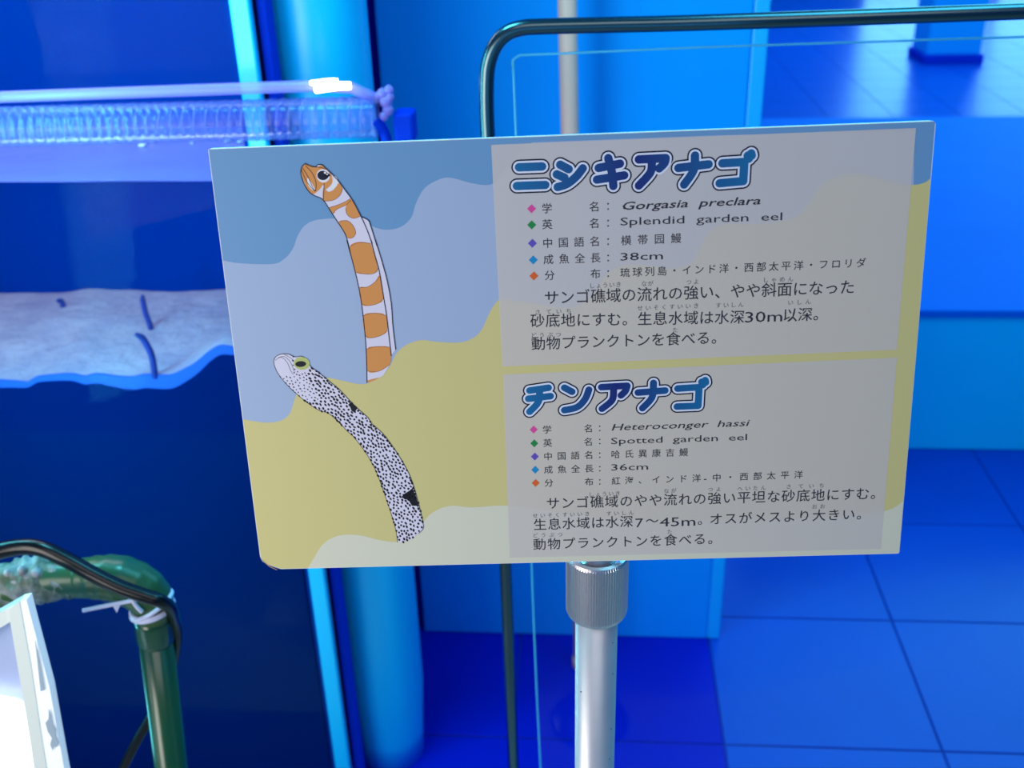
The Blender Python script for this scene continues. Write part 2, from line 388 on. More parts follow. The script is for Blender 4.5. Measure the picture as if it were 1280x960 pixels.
# ------------------------------------------------------------------ barrier rail with a clear panel
YR = 1.0
f0 = ony(642, 960, YR); f1 = ony(611, 180, YR); fd = (f0 - f1).normalized(); foot = f1 + fd * (f1.z / -fd.z)
rail = thing('barrier_rail', 'steel tube barrier rail with rounded corner and clear panel, behind the sign', 'barrier', tuple(foot))
rail_px = [(611, 190), (608.5, 140), (608.5, 100), (611, 78), (619, 57), (633, 42), (652, 35), (680, 33), (760, 31), (900, 27.5), (1280, 14), (1600, 1)]
rp = [foot, foot.lerp(f1, 0.5)] + spline([ony(x, y, YR) for x, y in rail_px], 8)
G().tube(rp, lambda t: 0.0072, 24).make('frame_tube', M['steel'], rail, True)
G().lathe(foot, [(0.03, 0.0), (0.03, 0.005), (0.009, 0.012)], 24).make('foot', M['steel'], rail, True)
r1 = ony(1600, 1, YR); G().tube([r1, Vector((r1.x, YR, 0.0))], 0.0072, 20).make('far_post', M['steel'], rail, True)
pe_px = [(676, 965), (668, 795), (645, 168), (641, 85), (643, 74), (650, 69)]
pl = spline([ony(x, y, YR) for x, y in pe_px], 5)
tl = [ony(x, y, YR) for x, y in [(700, 67), (880, 59), (1280, 46), (1580, 34)]]
low = 0.15; lft = pl[0] + (pl[0] - pl[6]).normalized() * 0.0
edge = [Vector((pl[0].x + 0.0, YR, low))] + pl + tl + [Vector((tl[-1].x, YR, low))]
G().prism([p - Vector((0, 0.0025, 0)) for p in edge], (0, 0.005, 0)).make('clear_panel', M['panel'], rail)
G().tube(edge[:-1], 0.0012, 8).make('panel_edge', M['panel_edge'], rail, True)
for zz in (0.28, 0.18):
    G().bbox(foot.x + 0.005, foot.x + 0.05, YR - 0.006, YR + 0.006, zz, zz + 0.02, 0.002).make('panel_clip', M['steel'], rail)

# ------------------------------------------------------------------ the sign
W = 0.42
ca = Vector((0.99898868, 0.03068668, -0.03286241)); cb_ = Vector((0.0372058, -0.94907193, 0.31285491))
def c2w(v): v = Vector((v[0], v[1], -v[2])); return Vector((AX.dot(v), AY.dot(v), AZ.dot(v)))
U = c2w(ca).normalized(); V = -c2w(cb_); V = (V - U * V.dot(U)).normalized(); NRM = U.cross(V)    # towards the viewer
TL = EYE + ray(260, 186) / 1.0 * (1.4583420 * W); H = W / 1.5274
if NRM.dot(EYE - TL) < 0: NRM = -NRM
def S(px, py):
    """sign-plane coordinates (right, up) in metres, from the top left corner"""
    r = ray(px, py); t = (TL - EYE).dot(NRM) / r.dot(NRM); p = EYE + r * t - TL
    return Vector((p.dot(U), p.dot(V)))
def SW(uv, k=0.0): return TL + U * uv[0] + V * uv[1] + NRM * k
LAY = 0.00004
YP = (SW((0.24, -H))).y + 0.014
pole_top = ony(745, 712, YP)
pcx = ony(744.5, 850, YP).x
sign = thing('information_sign', 'printed garden eel information board on a silver pole with a ridged collar', 'sign', (pcx, YP, 0))
# board with rounded corners and a blunted lower-left corner
def rc(c, r, a0, n=5): return [(c[0] + r * math.cos(math.radians(a0 + 90 * i / n)), c[1] + r * math.sin(math.radians(a0 + 90 * i / n))) for i in range(n + 1)]
r = 0.0022
outl = rc((W - r, -r), r, 0) + rc((r * .6, -r * .6), r * .6, 90) + [(0, -H + 0.010), (0.001, -H + 0.006), (0.005, -H + 0.003), (0.013, -H), ] + rc((W - r * .6, -H + r * .6), r * .6, 270)
board = G().prism([SW(p, 0) for p in outl], -NRM * 0.005).make('board', M['white_core'], sign)
def ink(name, rgb, alpha=0.0, rough=0.42):
    return mat('ink_' + name, rgb, rough, spec=0.35, trans=alpha)
I = {k: ink(k, c) for k, c in dict(sky=(112, 160, 205), wave=(168, 188, 220), yellow=(216, 206, 140), black=(28, 28, 36), text=(52, 52, 62), orange=(224, 152, 84),
     skin=(226, 222, 240), white=(238, 238, 244), pink=(226, 80, 160), green=(40, 140, 75), violet=(105, 85, 190), azure=(30, 145, 205), vermilion=(225, 105, 45),
     brown=(140, 85, 60), eye_green=(190, 200, 120), outline=(24, 26, 50), title_white=(228, 234, 250), furigana=(105, 105, 110), tan=(196, 150, 110), mauve=(190, 160, 190)).items()}
I['cream'] = ink('cream', (222, 222, 200))
I['veil'] = ink('veil', (230, 223, 218), 0.30)
# title ink: blue print that shifts from teal at the ends to navy in the middle
mt = mat('ink_title', (20, 70, 140), 0.4); nt = mt.node_tree
tc = nt.nodes.new('ShaderNodeTexCoord'); sx = nt.nodes.new('ShaderNodeSeparateXYZ'); cr_ = nt.nodes.new('ShaderNodeValToRGB')
nt.links.new(tc.outputs['Generated'], sx.inputs[0]); nt.links.new(sx.outputs['X'], cr_.inputs[0]); nt.links.new(cr_.outputs[0], nt.nodes['Principled BSDF'].inputs['Base Color'])
cr_.color_ramp.elements[0].color = (*lin((25, 110, 165)), 1); cr_.color_ramp.elements[1].color = (*lin((25, 110, 165)), 1)
e_ = cr_.color_ramp.elements.new(0.5); e_.color = (*lin((28, 42, 120)), 1)
I['title'] = mt
class P2:
    """flat print on the sign: triangles in sign-plane metres at a layer height"""
    def __init__(s, layer): s.v = []; s.f = []; s.k = layer * LAY
    def poly(s, uv):
        n = len(s.v); s.v += [tuple(p) for p in uv]
        for t in tessellate_polygon([[Vector((p[0], p[1], 0)) for p in uv]]): s.f.append(tuple(i + n for i in t))
        return s
    def px(s, pts): return s.poly([S(*p) for p in pts])
    def disc(s, c, rx, ry=None, ang=0, n=14):
        ry = rx if ry is None else ry; ca, sa = math.cos(ang), math.sin(ang); m = len(s.v)
        s.v += [(c[0] + rx * math.cos(a) * ca - ry * math.sin(a) * sa, c[1] + rx * math.cos(a) * sa + ry * math.sin(a) * ca) for a in [2 * math.pi * i / n for i in range(n)]]
        s.f.append(tuple(range(m, m + n))); return s
    def stroke(s, pts, wd, n=14):
        pts = [Vector(p) for p in pts]
        for a_, b_ in zip(pts, pts[1:]):
            d = b_ - a_
            if d.length < 1e-7: continue
            d.normalize(); q = Vector((-d.y, d.x)) * wd / 2; m = len(s.v)
            s.v += [tuple(a_ - q), tuple(b_ - q), tuple(b_ + q), tuple(a_ + q)]; s.f.append((m, m + 1, m + 2, m + 3))
        for p in pts: s.disc(p, wd / 2, n=n)
        return s
    def capsule(s, pts, wd, dz):
        pts = [Vector(p) for p in pts]; r = wd / 2; L = []; Rr = []
        for i, p in enumerate(pts):
            d = (pts[min(i + 1, len(pts) - 1)] - pts[max(i - 1, 0)]).normalized(); q = Vector((-d.y, d.x)) * r
            L.append(p + q); Rr.append(p - q)
        d1 = (pts[-1] - pts[-2]).normalized(); a1 = math.atan2(d1.y, d1.x); d0 = (pts[0] - pts[1]).normalized(); a0 = math.atan2(d0.y, d0.x)
        cap = lambda c, a: [c + Vector((math.cos(a + t), math.sin(a + t))) * r for t in [math.pi / 2 - math.pi * i / 10 for i in range(1, 10)]]
        loop = L + cap(pts[-1], a1) + list(reversed(Rr)) + cap(pts[0], a0)
        n = len(s.v); s.v += [(p.x, p.y, dz) for p in loop]
        for t in tessellate_polygon([[Vector((p.x, p.y, 0)) for p in loop]]): s.f.append(tuple(i + n for i in t))
    def make(s, name, m): return mesh(name, [SW(p, s.k + (p[2] if len(p) > 2 else 0)) for p in s.v], s.f, m, board)
MPP = 0.42 / 911 * 1.06           # metres per photo pixel on the board, near enough
def sm(pts, n=6, closed=False): return [(q.x, q.y) for q in spline([Vector((x, y, 0)) for x, y in pts], n, closed)]
ins = 0.0004
P2(1).poly([(min(max(p[0], ins), W - ins), max(min(p[1], -ins), -H + ins)) for p in outl]).make('sky_print', I['sky'])
wave1 = [(276, 325), (300, 329), (340, 330), (355, 324), (366, 311), (372, 295), (381, 282), (395, 275), (420, 273), (440, 275), (460, 281), (480, 287), (500, 284), (514, 272), (520, 254), (530, 236), (545, 226), (562, 222), (590, 229), (612, 231), (624, 222), (638, 205), (650, 190), (665, 178)]
yb = [(304, 524), (330, 528), (350, 526), (362, 517), (368, 500), (373, 488), (380, 478), (395, 471), (410, 472), (425, 475), (449, 480), (462, 478), (478, 469), (488, 456), (497, 440), (510, 430), (527, 425), (545, 427), (575, 428), (592, 422), (602, 412), (610, 395), (616, 384), (626, 374), (650, 377), (673, 380), (700, 385), (715, 384), (728, 379), (745, 362), (757, 344), (775, 333), (800, 331), (832, 335), (852, 334), (866, 327), (876, 308), (886, 291), (901, 281), (925, 280), (949, 280), (975, 277), (995, 270), (1009, 257), (1020, 240), (1034, 226), (1055, 218), (1082, 219), (1113, 227), (1140, 231), (1156, 228), (1165, 221)]
def clampuv(q): return (min(max(q[0], ins), W - ins), max(min(q[1], -ins), -H + ins))
def shape(layer, top, close, name, m):
    uv = [clampuv(S(*p)) for p in sm(top)] + [clampuv(q) for q in close]
    uv[0] = (ins, uv[0][1]); P2(layer).poly(uv).make(name, m)
shape(2, wave1, [S(900, 169), S(1143, 163), S(1142, 235), (W * 0.96, -H * 0.9), (ins, -H * 0.9)], 'wave_print', I['wave'])
ycl = [(W - ins, -H + ins), (0.013, -H + ins), (0.005, -H + 0.0034), (0.0014, -H + 0.0062), (ins, -H + 0.010)]
shape(3, yb, ycl, 'sand_print', I['yellow'])
cream = [(384, 712), (392, 698), (405, 679), (425, 669), (450, 669), (475, 675), (500, 677), (520, 668), (531, 650), (545, 638), (565, 632), (590, 634), (635, 632), (700, 640), (800, 650), (1000, 648), (1100, 640), (1131, 625)]
uv = [clampuv(S(*p)) for p in sm(cream)] + [(W - ins, -H + ins)]
P2(4).poly(uv).make('cream_print', I['cream'])
for q, nm in (([(614, 181), (1145, 160), (1121, 437), (628, 458)], 'upper_text_panel'), ([(629, 468), (1121, 447), (1101, 686), (637, 697)], 'lower_text_panel')):
    P2(5).px(q).make(nm, I['veil'])
# crease at the blunted corner
P2(6).stroke([S(328, 700), S(337, 708), S(346, 712)], 0.0005).make('corner_crease', I['tan'])

# ---- orange and white eel
def crop(ox, oy, k, pts): return [(ox + x / k, oy + y / k) for x, y in pts]
A = lambda *p: crop(340, 190, 6.4, p); B = lambda *p: crop(400, 300, 5.05, p)
left1 = A((265, 92), (240, 118), (232, 150), (235, 190), (260, 260), (300, 320), (345, 350), (405, 378), (455, 450), (500, 520), (575, 635), (602, 700), (630, 820)) + B((170, 0), (195, 95), (225, 210), (255, 350), (275, 500), (290, 660), (295, 780), (297, 900))
right1 = A((265, 92), (310, 112), (350, 118), (365, 102), (400, 102), (425, 125), (480, 175), (530, 230), (590, 310), (650, 395), (710, 510), (760, 620), (800, 730)) + B((322, 0), (345, 90), (375, 200), (400, 350), (420, 470), (435, 600), (450, 730), (440, 790))
cut1 = B((400, 855), (340, 885), (297, 902))
fin1 = A((712, 515), (770, 545), (790, 590), (840, 750)) + B((350, 0), (390, 130), (425, 260), (450, 400), (460, 540), (478, 690))
P2(6).px(sm(fin1, 3) + list(reversed(sm(right1[-9:-1], 3)))).make('splendid_eel_fin', I['skin'])
P2(7).px(sm(left1, 3) + [cut1[1], cut1[0]] + list(reversed(sm(right1, 3)))[:-1]).make('splendid_eel_body', I['skin'])
og = P2(8)
for pts in (A((265, 94), (350, 119), (400, 106), (435, 140), (472, 175), (480, 205), (482, 245), (450, 285), (418, 300), (412, 262), (380, 300), (335, 335), (300, 318), (262, 250), (240, 190), (236, 135)),
            A((528, 248), (565, 290), (545, 345), (490, 385), (412, 393), (405, 375), (412, 290), (450, 318), (495, 300)),
            A((625, 375), (635, 385), (590, 425), (520, 458), (490, 492), (458, 445), (520, 425), (590, 395)),
            A((640, 388), (690, 480), (703, 515), (650, 530), (600, 500), (590, 450), (602, 410)),
            A((535, 558), (600, 548), (650, 590), (670, 650), (640, 688), (605, 684), (578, 635)),
            B((188, 40), (240, 12), (312, 20), (330, 50), (365, 180), (345, 208), (300, 215), (225, 203), (205, 120)),
            B((247, 302), (300, 295), (350, 260), (378, 225), (400, 370), (360, 402), (300, 415), (264, 402)),
            B((273, 478), (340, 460), (416, 475), (425, 570), (390, 600), (320, 618), (287, 602)),
            B((295, 690), (350, 672), (438, 675), (448, 730), (440, 785), (370, 828), (300, 826)),
            B((300, 885), (370, 868), (340, 885), (300, 900))):
    og.px(sm(pts, 3, True))
og.make('orange_bands', I['orange'])
ow = P2(9); ow.px(sm(A((505, 190), (532, 238), (500, 292), (455, 312), (440, 298), (475, 270), (490, 230)), 3, True)); ow.px(sm(A((285, 205), (320, 250), (345, 300), (325, 305), (290, 265)), 3, True))
ow.disc(S(*A((410, 190))[0]), 52 / 6.4 * MPP); ow.make('head_whites', I['white'])
ol = P2(10); lw = 0.62 * MPP
for l in (left1, right1[:-1], fin1): ol.stroke([S(*p) for p in sm(l, 4)], 1.0 * MPP, 6)
for l in (A((245, 125), (290, 200), (330, 290), (350, 312)), A((268, 108), (320, 165), (352, 240), (350, 312)), A((236, 140), (275, 230), (330, 300), (350, 312)), A((350, 119), (400, 125), (425, 140)), A((418, 250), (412, 378))):
    ol.stroke([S(*p) for p in sm(l, 4)], lw, 6)
ol.disc(S(*A((408, 187))[0]), 44 / 6.4 * MPP, 36 / 6.4 * MPP); ol.disc(S(*A((440, 185))[0]), 26 / 6.4 * MPP, 14 / 6.4 * MPP)
ol.make('splendid_eel_outline', I['outline'])
P2(11).disc(S(*A((425, 165))[0]), 9 / 6.4 * MPP).disc(S(*A((442, 178))[0]), 6 / 6.4 * MPP).make('eye_glint', I['white'])
ob = P2(9)
for l in (A((412, 393), (490, 385), (545, 345), (565, 290)), A((458, 445), (520, 425), (590, 395), (625, 372)), A((490, 492), (520, 458), (590, 425), (635, 385)), A((590, 450), (602, 500), (650, 530), (703, 515)), A((535, 558), (600, 548), (650, 590), (670, 650), (640, 688), (605, 684)), A((625, 755), (690, 725), (790, 730)),
          B((225, 203), (300, 215), (345, 208), (366, 180)), B((247, 300), (300, 295), (350, 262), (378, 225)), B((264, 402), (300, 413), (360, 402), (400, 370)), B((273, 478), (340, 460), (416, 475)), B((287, 602), (320, 618), (390, 600), (425, 570)), B((295, 690), (350, 672), (438, 675)), B((300, 826), (370, 828), (440, 787))):
    ob.stroke([S(*p) for p in sm(l, 4)], 0.5 * MPP, 6)
ob.make('band_outline', I['brown'])

# ---- spotted eel
D = lambda *p: crop(330, 430, 7.387, p); E = lambda *p: crop(420, 530, 6, p)
left2 = D((230, 93), (180, 90), (125, 105), (95, 140), (95, 190), (130, 270), (200, 360), (280, 440), (400, 540), (510, 612), (600, 640), (700, 730), (780, 812)) + E((120, 80), (200, 180), (270, 290), (320, 400), (370, 540), (420, 690), (450, 800), (462, 885))
right2 = D((230, 93), (290, 118), (345, 112), (400, 145), (430, 205), (500, 258), (600, 340), (700, 425), (780, 510), (870, 600), (960, 680)) + E((270, 0), (350, 70), (440, 190), (520, 320), (570, 430), (620, 600), (650, 730), (655, 780), (620, 820))
body2 = sm(left2, 3) + E((500, 885), (560, 865)) + list(reversed(sm(right2, 3)))[:-1]
P2(7).px(body2).make('spotted_eel_body', I['skin'])
def inside(p, poly):
    c = False; j = len(poly) - 1
    for i in range(len(poly)):
        if (poly[i][1] > p[1]) != (poly[j][1] > p[1]) and p[0] < (poly[j][0] - poly[i][0]) * (p[1] - poly[i][1]) / (poly[j][1] - poly[i][1]) + poly[i][0]: c = not c
        j = i
    return c
sp2 = P2(8); pts = []; rs = random.Random(3)
head = D((170, 170), (255, 250))
for _ in range(45000):
    x, y = rs.uniform(340, 532), rs.uniform(440, 682)
    if not inside((x, y), body2): continue
    if y < 470 and x < 366: continue
    if (x - 377.4) ** 2 + (y - 454.4) ** 2 < 11 ** 2: continue
    if all((x - a_) ** 2 + (y - b_) ** 2 > 3.45 ** 2 for a_, b_ in pts): pts.append((x, y))
for x, y in pts:
    t = min(1, max(0, (y - 440) / 240)); ang = -(0.75 + 0.6 * t) + rs.uniform(-.4, .4)
    small = 0.6 if y < 500 and x < 375 + (y - 455) * 0.6 else 1.0
    sp2.disc(S(x, y), rs.uniform(1.5, 2.5) * small * MPP, rs.uniform(1.15, 1.55) * small * MPP, ang, 8)
for q in (D((785, 530), (840, 565), (865, 590), (835, 632), (808, 615), (795, 570)), E((572, 480), (600, 540), (620, 612), (570, 612), (545, 572), (490, 548), (515, 520), (550, 500))): sp2.px(q)
sp2.make('black_spots', I['black'])['kind'] = 'stuff'
so2 = P2(9)
for l in (left2, right2): so2.stroke([S(*p) for p in sm(l, 4)], 0.7 * MPP, 6)
for l in (D((105, 150), (160, 120), (215, 170), (245, 240), (270, 280)), D((130, 125), (190, 115), (240, 160), (265, 210), (285, 265)), D((180, 90), (235, 120), (275, 150))): so2.stroke([S(*p) for p in sm(l, 4)], 0.45 * MPP, 6)
so2.make('spotted_eel_outline', I['outline'])
P2(10).disc(S(*D((350, 178))[0]), 76 / 7.387 * MPP, 64 / 7.387 * MPP).make('spotted_eel_iris', I['eye_green'])
P2(11).disc(S(*D((340, 183))[0]), 52 / 7.387 * MPP, 29 / 7.387 * MPP, 0.05).make('spotted_eel_pupil', I['black'])

# ---- titles drawn as round-ended strokes in three layers
def title(name, strokes, k, ox, oy, wi):
    for j, (wd, m, nm) in enumerate(((wi + 8.2, I['outline'], 'title_outline'), (wi + 4.6, I['title_white'], 'title_rim'), (wi, I['title'], 'title_lettering'))):
        p = P2(6 + j)
        for i, st in enumerate(strokes): p.capsule([S(*q) for q in sm(crop(ox, oy, k, st), 6 if len(st) > 2 else 1)], wd * MPP, i * 2.2e-6)
        p.make(nm, m)
title('a', [[(108, 147), (217, 143)], [(98, 235), (232, 230)],
            [(302, 135), (342, 156)], [(286, 180), (322, 196)], [(290, 240), (335, 225), (378, 190), (408, 152)],
            [(483, 150), (583, 130)], [(475, 205), (603, 185)], [(528, 104), (545, 170), (552, 235)],
            [(672, 110), (798, 104)], [(798, 106), (792, 128), (768, 152)], [(733, 122), (726, 172), (672, 233)],
            [(858, 150), (1000, 133)], [(936, 92), (930, 160), (885, 228)],
            [(1065, 128), (1168, 122)], [(1168, 124), (1163, 212)], [(1052, 222), (1163, 212)], [(1184, 92), (1190, 106)], [(1200, 82), (1203, 92)]], 3.765, 620, 170, 10.0)
title('b', [[(88, 112), (182, 98)], [(82, 153), (192, 140)], [(138, 106), (132, 168), (88, 218)],
            [(262, 98), (300, 118)], [(262, 210), (325, 195), (365, 155), (384, 108)],
            [(447, 95), (575, 88)], [(575, 90), (566, 115), (545, 136)], [(508, 110), (500, 160), (450, 203)],
            [(630, 122), (765, 112)], [(707, 74), (700, 145), (652, 200)],
            [(828, 102), (935, 95)], [(935, 97), (930, 188)], [(825, 192), (930, 188)], [(948, 68), (954, 84)], [(965, 60), (968, 72)]], 4.0, 640, 460, 9.0)

# ---- printed text from outlines of the built-in lettering
_gl = {}
def glyph(ch, bold=0.0):
    if (ch, bold) in _gl: return _gl[(ch, bold)]
    cu = bpy.data.curves.new('t', 'FONT'); cu.body = ch; cu.size = 1.0; cu.resolution_u = 2; cu.offset = bold
    o = bpy.data.objects.new('t', cu); COL.objects.link(o); bpy.context.view_layer.update()
    me = bpy.data.meshes.new_from_object(o.evaluated_get(bpy.context.evaluated_depsgraph_get()))
    vs = [(v.co.x, v.co.y) for v in me.vertices]; fs = [tuple(p.vertices) for p in me.polygons]
    bpy.data.objects.remove(o); bpy.data.curves.remove(cu); bpy.data.meshes.remove(me)
    _gl[(ch, bold)] = (vs, fs); return vs, fs
def put(p, vs, fs, org, ex, ey):
    n = len(p.v); p.v += [tuple(org + ex * x + ey * y) for x, y in vs]; p.f += [tuple(i + n for i in f) for f in fs]
def slots(p, text, c0, c1, size, bold=0.0, wide=1.0):
    """characters at equal steps; c0, c1 are the centres of the first and last character"""
    a_, b_ = S(*c0), S(*c1); n = len(text); d = ((b_ - a_) if n > 1 else Vector((1, 0))).normalized(); up = Vector((-d.y, d.x)); h = size * MPP
    for i, ch in enumerate(text):
        if ch == ' ': continue
        vs, fs = glyph(ch, bold); c = a_.lerp(b_, i / (n - 1)) if n > 1 else a_
        put(p, vs, fs, c - d * h * wide * 0.5 - up * h * 0.38, d * h * wide, up * h)
def run(p, text, s0, s1, size, bold=0.0, slant=0.0):
    """proportional text between two baseline points"""
    a_, b_ = S(*s0), S(*s1); d = (b_ - a_).normalized(); up = Vector((-d.y, d.x)); h = size * MPP
    vs, fs = glyph(text, bold); x0 = min(v[0] for v in vs); x1 = max(v[0] for v in vs); kx = (b_ - a_).length / (x1 - x0)
    put(p, [(v[0] - x0 + slant * v[1], v[1]) for v in vs], fs, a_, d * kx, up * h)
TB = 0.003
def textline(name, parts, m=None, bold=TB):
    p = P2(7)
    for q in parts:
        if q[0] == 's': slots(p, q[1], q[2], q[3], q[4], bold, q[5] if len(q) > 5 else 1.0)
        else: run(p, q[1], q[2], q[3], q[4], q[5] if len(q) > 5 else 0.0, q[6] if len(q) > 6 else 0.0)
    return p.make(name, m or I['text'])
LS = 13.0
textline('text_line', [('s', '学', (683.7, 260.3), (683.7, 260.3), LS), ('s', '名', (743, 258.2), (743, 258.2), LS), ('s', '：', (763.4, 257), (763.4, 257), LS), ('r', 'Gorgasia  preclara', (776.5, 262.3), (950, 255.2), 13.5, 0.010, 0.22)])
textline('text_line', [('s', '英', (684, 280.2), (684, 280.2), LS), ('s', '名', (743, 278.9), (743, 278.9), LS), ('s', '：', (763.4, 278), (763.4, 278), LS), ('r', 'Splendid  garden  eel', (775.5, 281.7), (977.4, 275), 13.5)])
textline('text_line', [('s', '中国語名', (684.5, 303.6), (743.5, 301.5), LS), ('s', '：', (763.4, 301), (763.4, 301), LS), ('s', '横帯园鰻', (782.5, 300.3), (845, 297.5), LS)])
textline('text_line', [('s', '成魚全長', (685.5, 324), (744.3, 322), LS), ('s', '：', (763.4, 321.5), (763.4, 321.5), LS), ('r', '38cm', (775.5, 325.6), (828.5, 324), 13.5)])
textline('text_line', [('s', '分', (687, 344), (687, 344), LS), ('s', '布', (744.3, 342), (744.3, 342), LS), ('s', '：', (763.4, 341), (763.4, 341), LS), ('s', '琉球列島・インド洋・西部太平洋・フロリダ', (781.2, 340.5), (1076.2, 328.3), 12.5)])
textline('text_line', [('s', 'サンゴ礁域の流れの強い、やや斜面になった', (689.6, 371.8), (1059, 358.6), 19.2)])
textline('text_line', [('s', '砂底地にすむ。生息水域は水深', (671.8, 400.6), (921.5, 396), 18.8), ('r', '30m', (931, 403), (977.5, 401.5), 19.5, 0.0), ('s', '以深。', (987.3, 393.5), (1025.5, 392), 18.8)])
textline('text_line', [('s', '動物プランクトンを食べる。', (673, 429.2), (898, 421.5), 18.6)])
textline('text_line', [('s', '学', (683.8, 536.8), (683.8, 536.8), 12), ('s', '名', (735.5, 535.3), (735.5, 535.3), 12), ('s', '：', (752.5, 534.6), (752.5, 534.6), 12), ('r', 'Heteroconger  hassi', (764.5, 538), (934.5, 532.3), 12.8, 0.003, 0.22)])
textline('text_line', [('s', '英', (684.5, 553.4), (684.5, 553.4), 12), ('s', '名', (735.5, 552), (735.5, 552), 12), ('s', '：', (752.5, 551), (752.5, 551), 12), ('r', 'Spotted  garden  eel', (763.8, 555), (933.5, 550), 12.6)])
textline('text_line', [('s', '中国語名', (685, 570.2), (736, 568.6), 12), ('s', '：', (752.5, 568), (752.5, 568), 12), ('s', '哈氏異康吉鰻', (769.3, 567.7), (854.5, 565), 12)])
textline('text_line', [('s', '成魚全長', (685.5, 586.8), (736.3, 585.4), 12), ('s', '：', (752.5, 585), (752.5, 585), 12), ('r', '36cm', (764, 588), (810, 586.8), 12.8)])
textline('text_line', [('s', '分', (686, 603.3), (686, 603.3), 12), ('s', '布', (736.3, 602), (736.3, 602), 12), ('s', '：', (752.5, 601.5), (752.5, 601.5), 12), ('s', '紅海、インド洋', (769.8, 600.9), (870.5, 597.5), 12), ('s', '-', (886, 597), (886, 597), 14), ('s', '中・西部太平洋', (895.8, 596.7), (998, 593), 12)])
textline('text_line', [('s', 'サンゴ礁域のやや流れの強い平坦な砂底地にすむ。', (691.3, 628.8), (1096.8, 616.3), 18.6)])
textline('text_line', [('s', '生息水域は水深', (675, 655.3), (783, 651.6), 18.4), ('r', '7', (794.5, 659), (804, 658.6), 18.6), ('s', '〜', (815, 650.7), (815, 650.7), 18), ('r', '45m', (824.5, 658), (869, 656.8), 18.6, 0.0), ('s', '。', (880, 649), (880, 649), 18), ('s', 'オスがメスより大きい。', (895, 648.4), (1079, 642), 18.2)])
textline('text_line', [('s', '動物プランクトンを食べる。', (674.5, 680), (893, 673), 18.2)])
fp_ = []
for t_, a_, b_ in [('しょういき', (740, 357), (773, 355.5)), ('なが', (805, 354.5), (813, 354.2)), ('つよ', (861, 352.5), (870, 352)), ('しゃめん', (957, 349.8), (988, 348.6)), ('さ', (672, 390), (672, 390)), ('ていち', (686, 389.6), (711, 388.6)),
                   ('せいそくすいいき', (800, 385), (870, 382)), ('すいしん', (898, 381.6), (926, 380.6)), ('いしん', (988, 378), (1010, 377)), ('どうぶつ', (667, 419), (698, 418)), ('た', (844, 412.3), (844, 412.3)),
                   ('しょういき', (739, 617.8), (772, 616.5)), ('なが', (833, 613.5), (842, 613)), ('つよ', (888, 611.6), (898, 611.2)), ('へいたん', (925, 610.6), (954, 609.6)), ('さ', (985.7, 608), (985.7, 608)), ('ていち', (1001, 607.6), (1027, 606.6)),
                   ('せいそくすいいき', (669, 644.4), (734, 642)), ('すいしん', (761, 641.6), (789, 640.6)), ('おお', (1018, 633), (1028, 632.6)), ('どうぶつ', (669, 669), (700, 668)), ('た', (837, 664.5), (837, 664.5))]:
    fp_.append(('s', t_, a_, b_, 7.4))
textline('small_reading_marks', fp_, I['furigana'], 0.0)['kind'] = 'stuff'
for (x, y), c in zip([(664.4, 260.8), (664.6, 281), (665.4, 304), (666.5, 324.8), (667.3, 344.8), (667, 536.8), (667.8, 554), (668.5, 570.5), (669, 587), (669.5, 603.5)], ['pink', 'green', 'violet', 'azure', 'vermilion'] * 2):
    q = 5.6 if y < 400 else 4.9
    P2(7).px([(x - q, y), (x, y - q), (x + q, y), (x, y + q)]).make('diamond_bullet', I[c])

# ---- sign stand: joint, ridged collar, pole
prx = 27.3 / F * (pole_top - EYE).dot(-Vector((AX.z, AY.z, AZ.z))) if False else 0.0138
dist = -(ony(745, 780, YP) - EYE).dot(c2w((0, 0, -1)))
dist = abs((ony(745, 780, YP) - EYE).dot(c2w((0, 0, 1))))
prx = 26.5 / F * dist; crx = 37.5 / F * dist
zct = ony(745, 713, YP - crx).z; zcb = ony(745, 788, YP - crx).z
G().lathe((pcx, YP, 0), [(prx, 0.0), (prx, zcb + 0.01)], 48).make('pole', M['pole'], sign, True)
G().lathe((pcx, YP, 0), [(0.07, 0.0), (0.07, 0.006), (0.06, 0.01), (0.02, 0.014)], 64).make('base_plate', M['steel'], sign, True)
cg = G(); kn = 72 * 4
cg.lathe((pcx, YP, 0), [(crx * .80, zcb - 0.0005), (crx * 0.96, zcb), (crx, zcb + 0.003), (crx, zct - 0.003), (crx * .97, zct - 0.0008), (crx * .86, zct), (crx * 0.80, zct - 0.004)], kn, rmod=lambda k, z: (0.016 if k % 4 in (0, 1) else -0.016) if zcb + 0.0025 < z < zct - 0.0025 else 0)
cg.make('collar', M['chrome'], sign)
zbk = SW((0.22, -H * 0.75)).z
G().lathe((pcx, YP, 0), [(crx * 0.62, zct - 0.006), (crx * 0.62, zct + 0.006), (crx * 0.5, zct + 0.010), (crx * 0.5, zct + 0.020)], 40).make('neck', M['chrome'], sign, True)
bk = [SW((pcx_ , v_), -0.006) for pcx_, v_ in ((0.20, -H + 0.012), (0.25, -H + 0.012), (0.25, -H + 0.10), (0.20, -H + 0.10))]
G().prism(bk, -NRM * 0.004).make('mounting_plate', M['steel'], sign)
G().tube([Vector((pcx, YP, zct + 0.015)), Vector((pcx, SW((0.225, -H + 0.05)).y + 0.018, zct + 0.06))], 0.008, 20).make('joint', M['steel'], sign, True)
# small dark flecks on the pole
fk = G()
for px, py, s in [(726, 870, 1.2), (765, 810, .8), (766, 850, .9), (765, 918, .9), (764, 955, .9)]:
    dx = (px - 744.5) / F * dist; zc = ony(px, py, YP - prx).z
    yy = YP - math.sqrt(max(prx ** 2 - dx ** 2, 0)) ; s = s / F * dist
    fk.lathe((pcx + dx, yy, zc - s), [(s * .3, 0), (s, s), (s * .3, 2 * s)], 8)
fk.make('flecks', M['fleck'], sign)

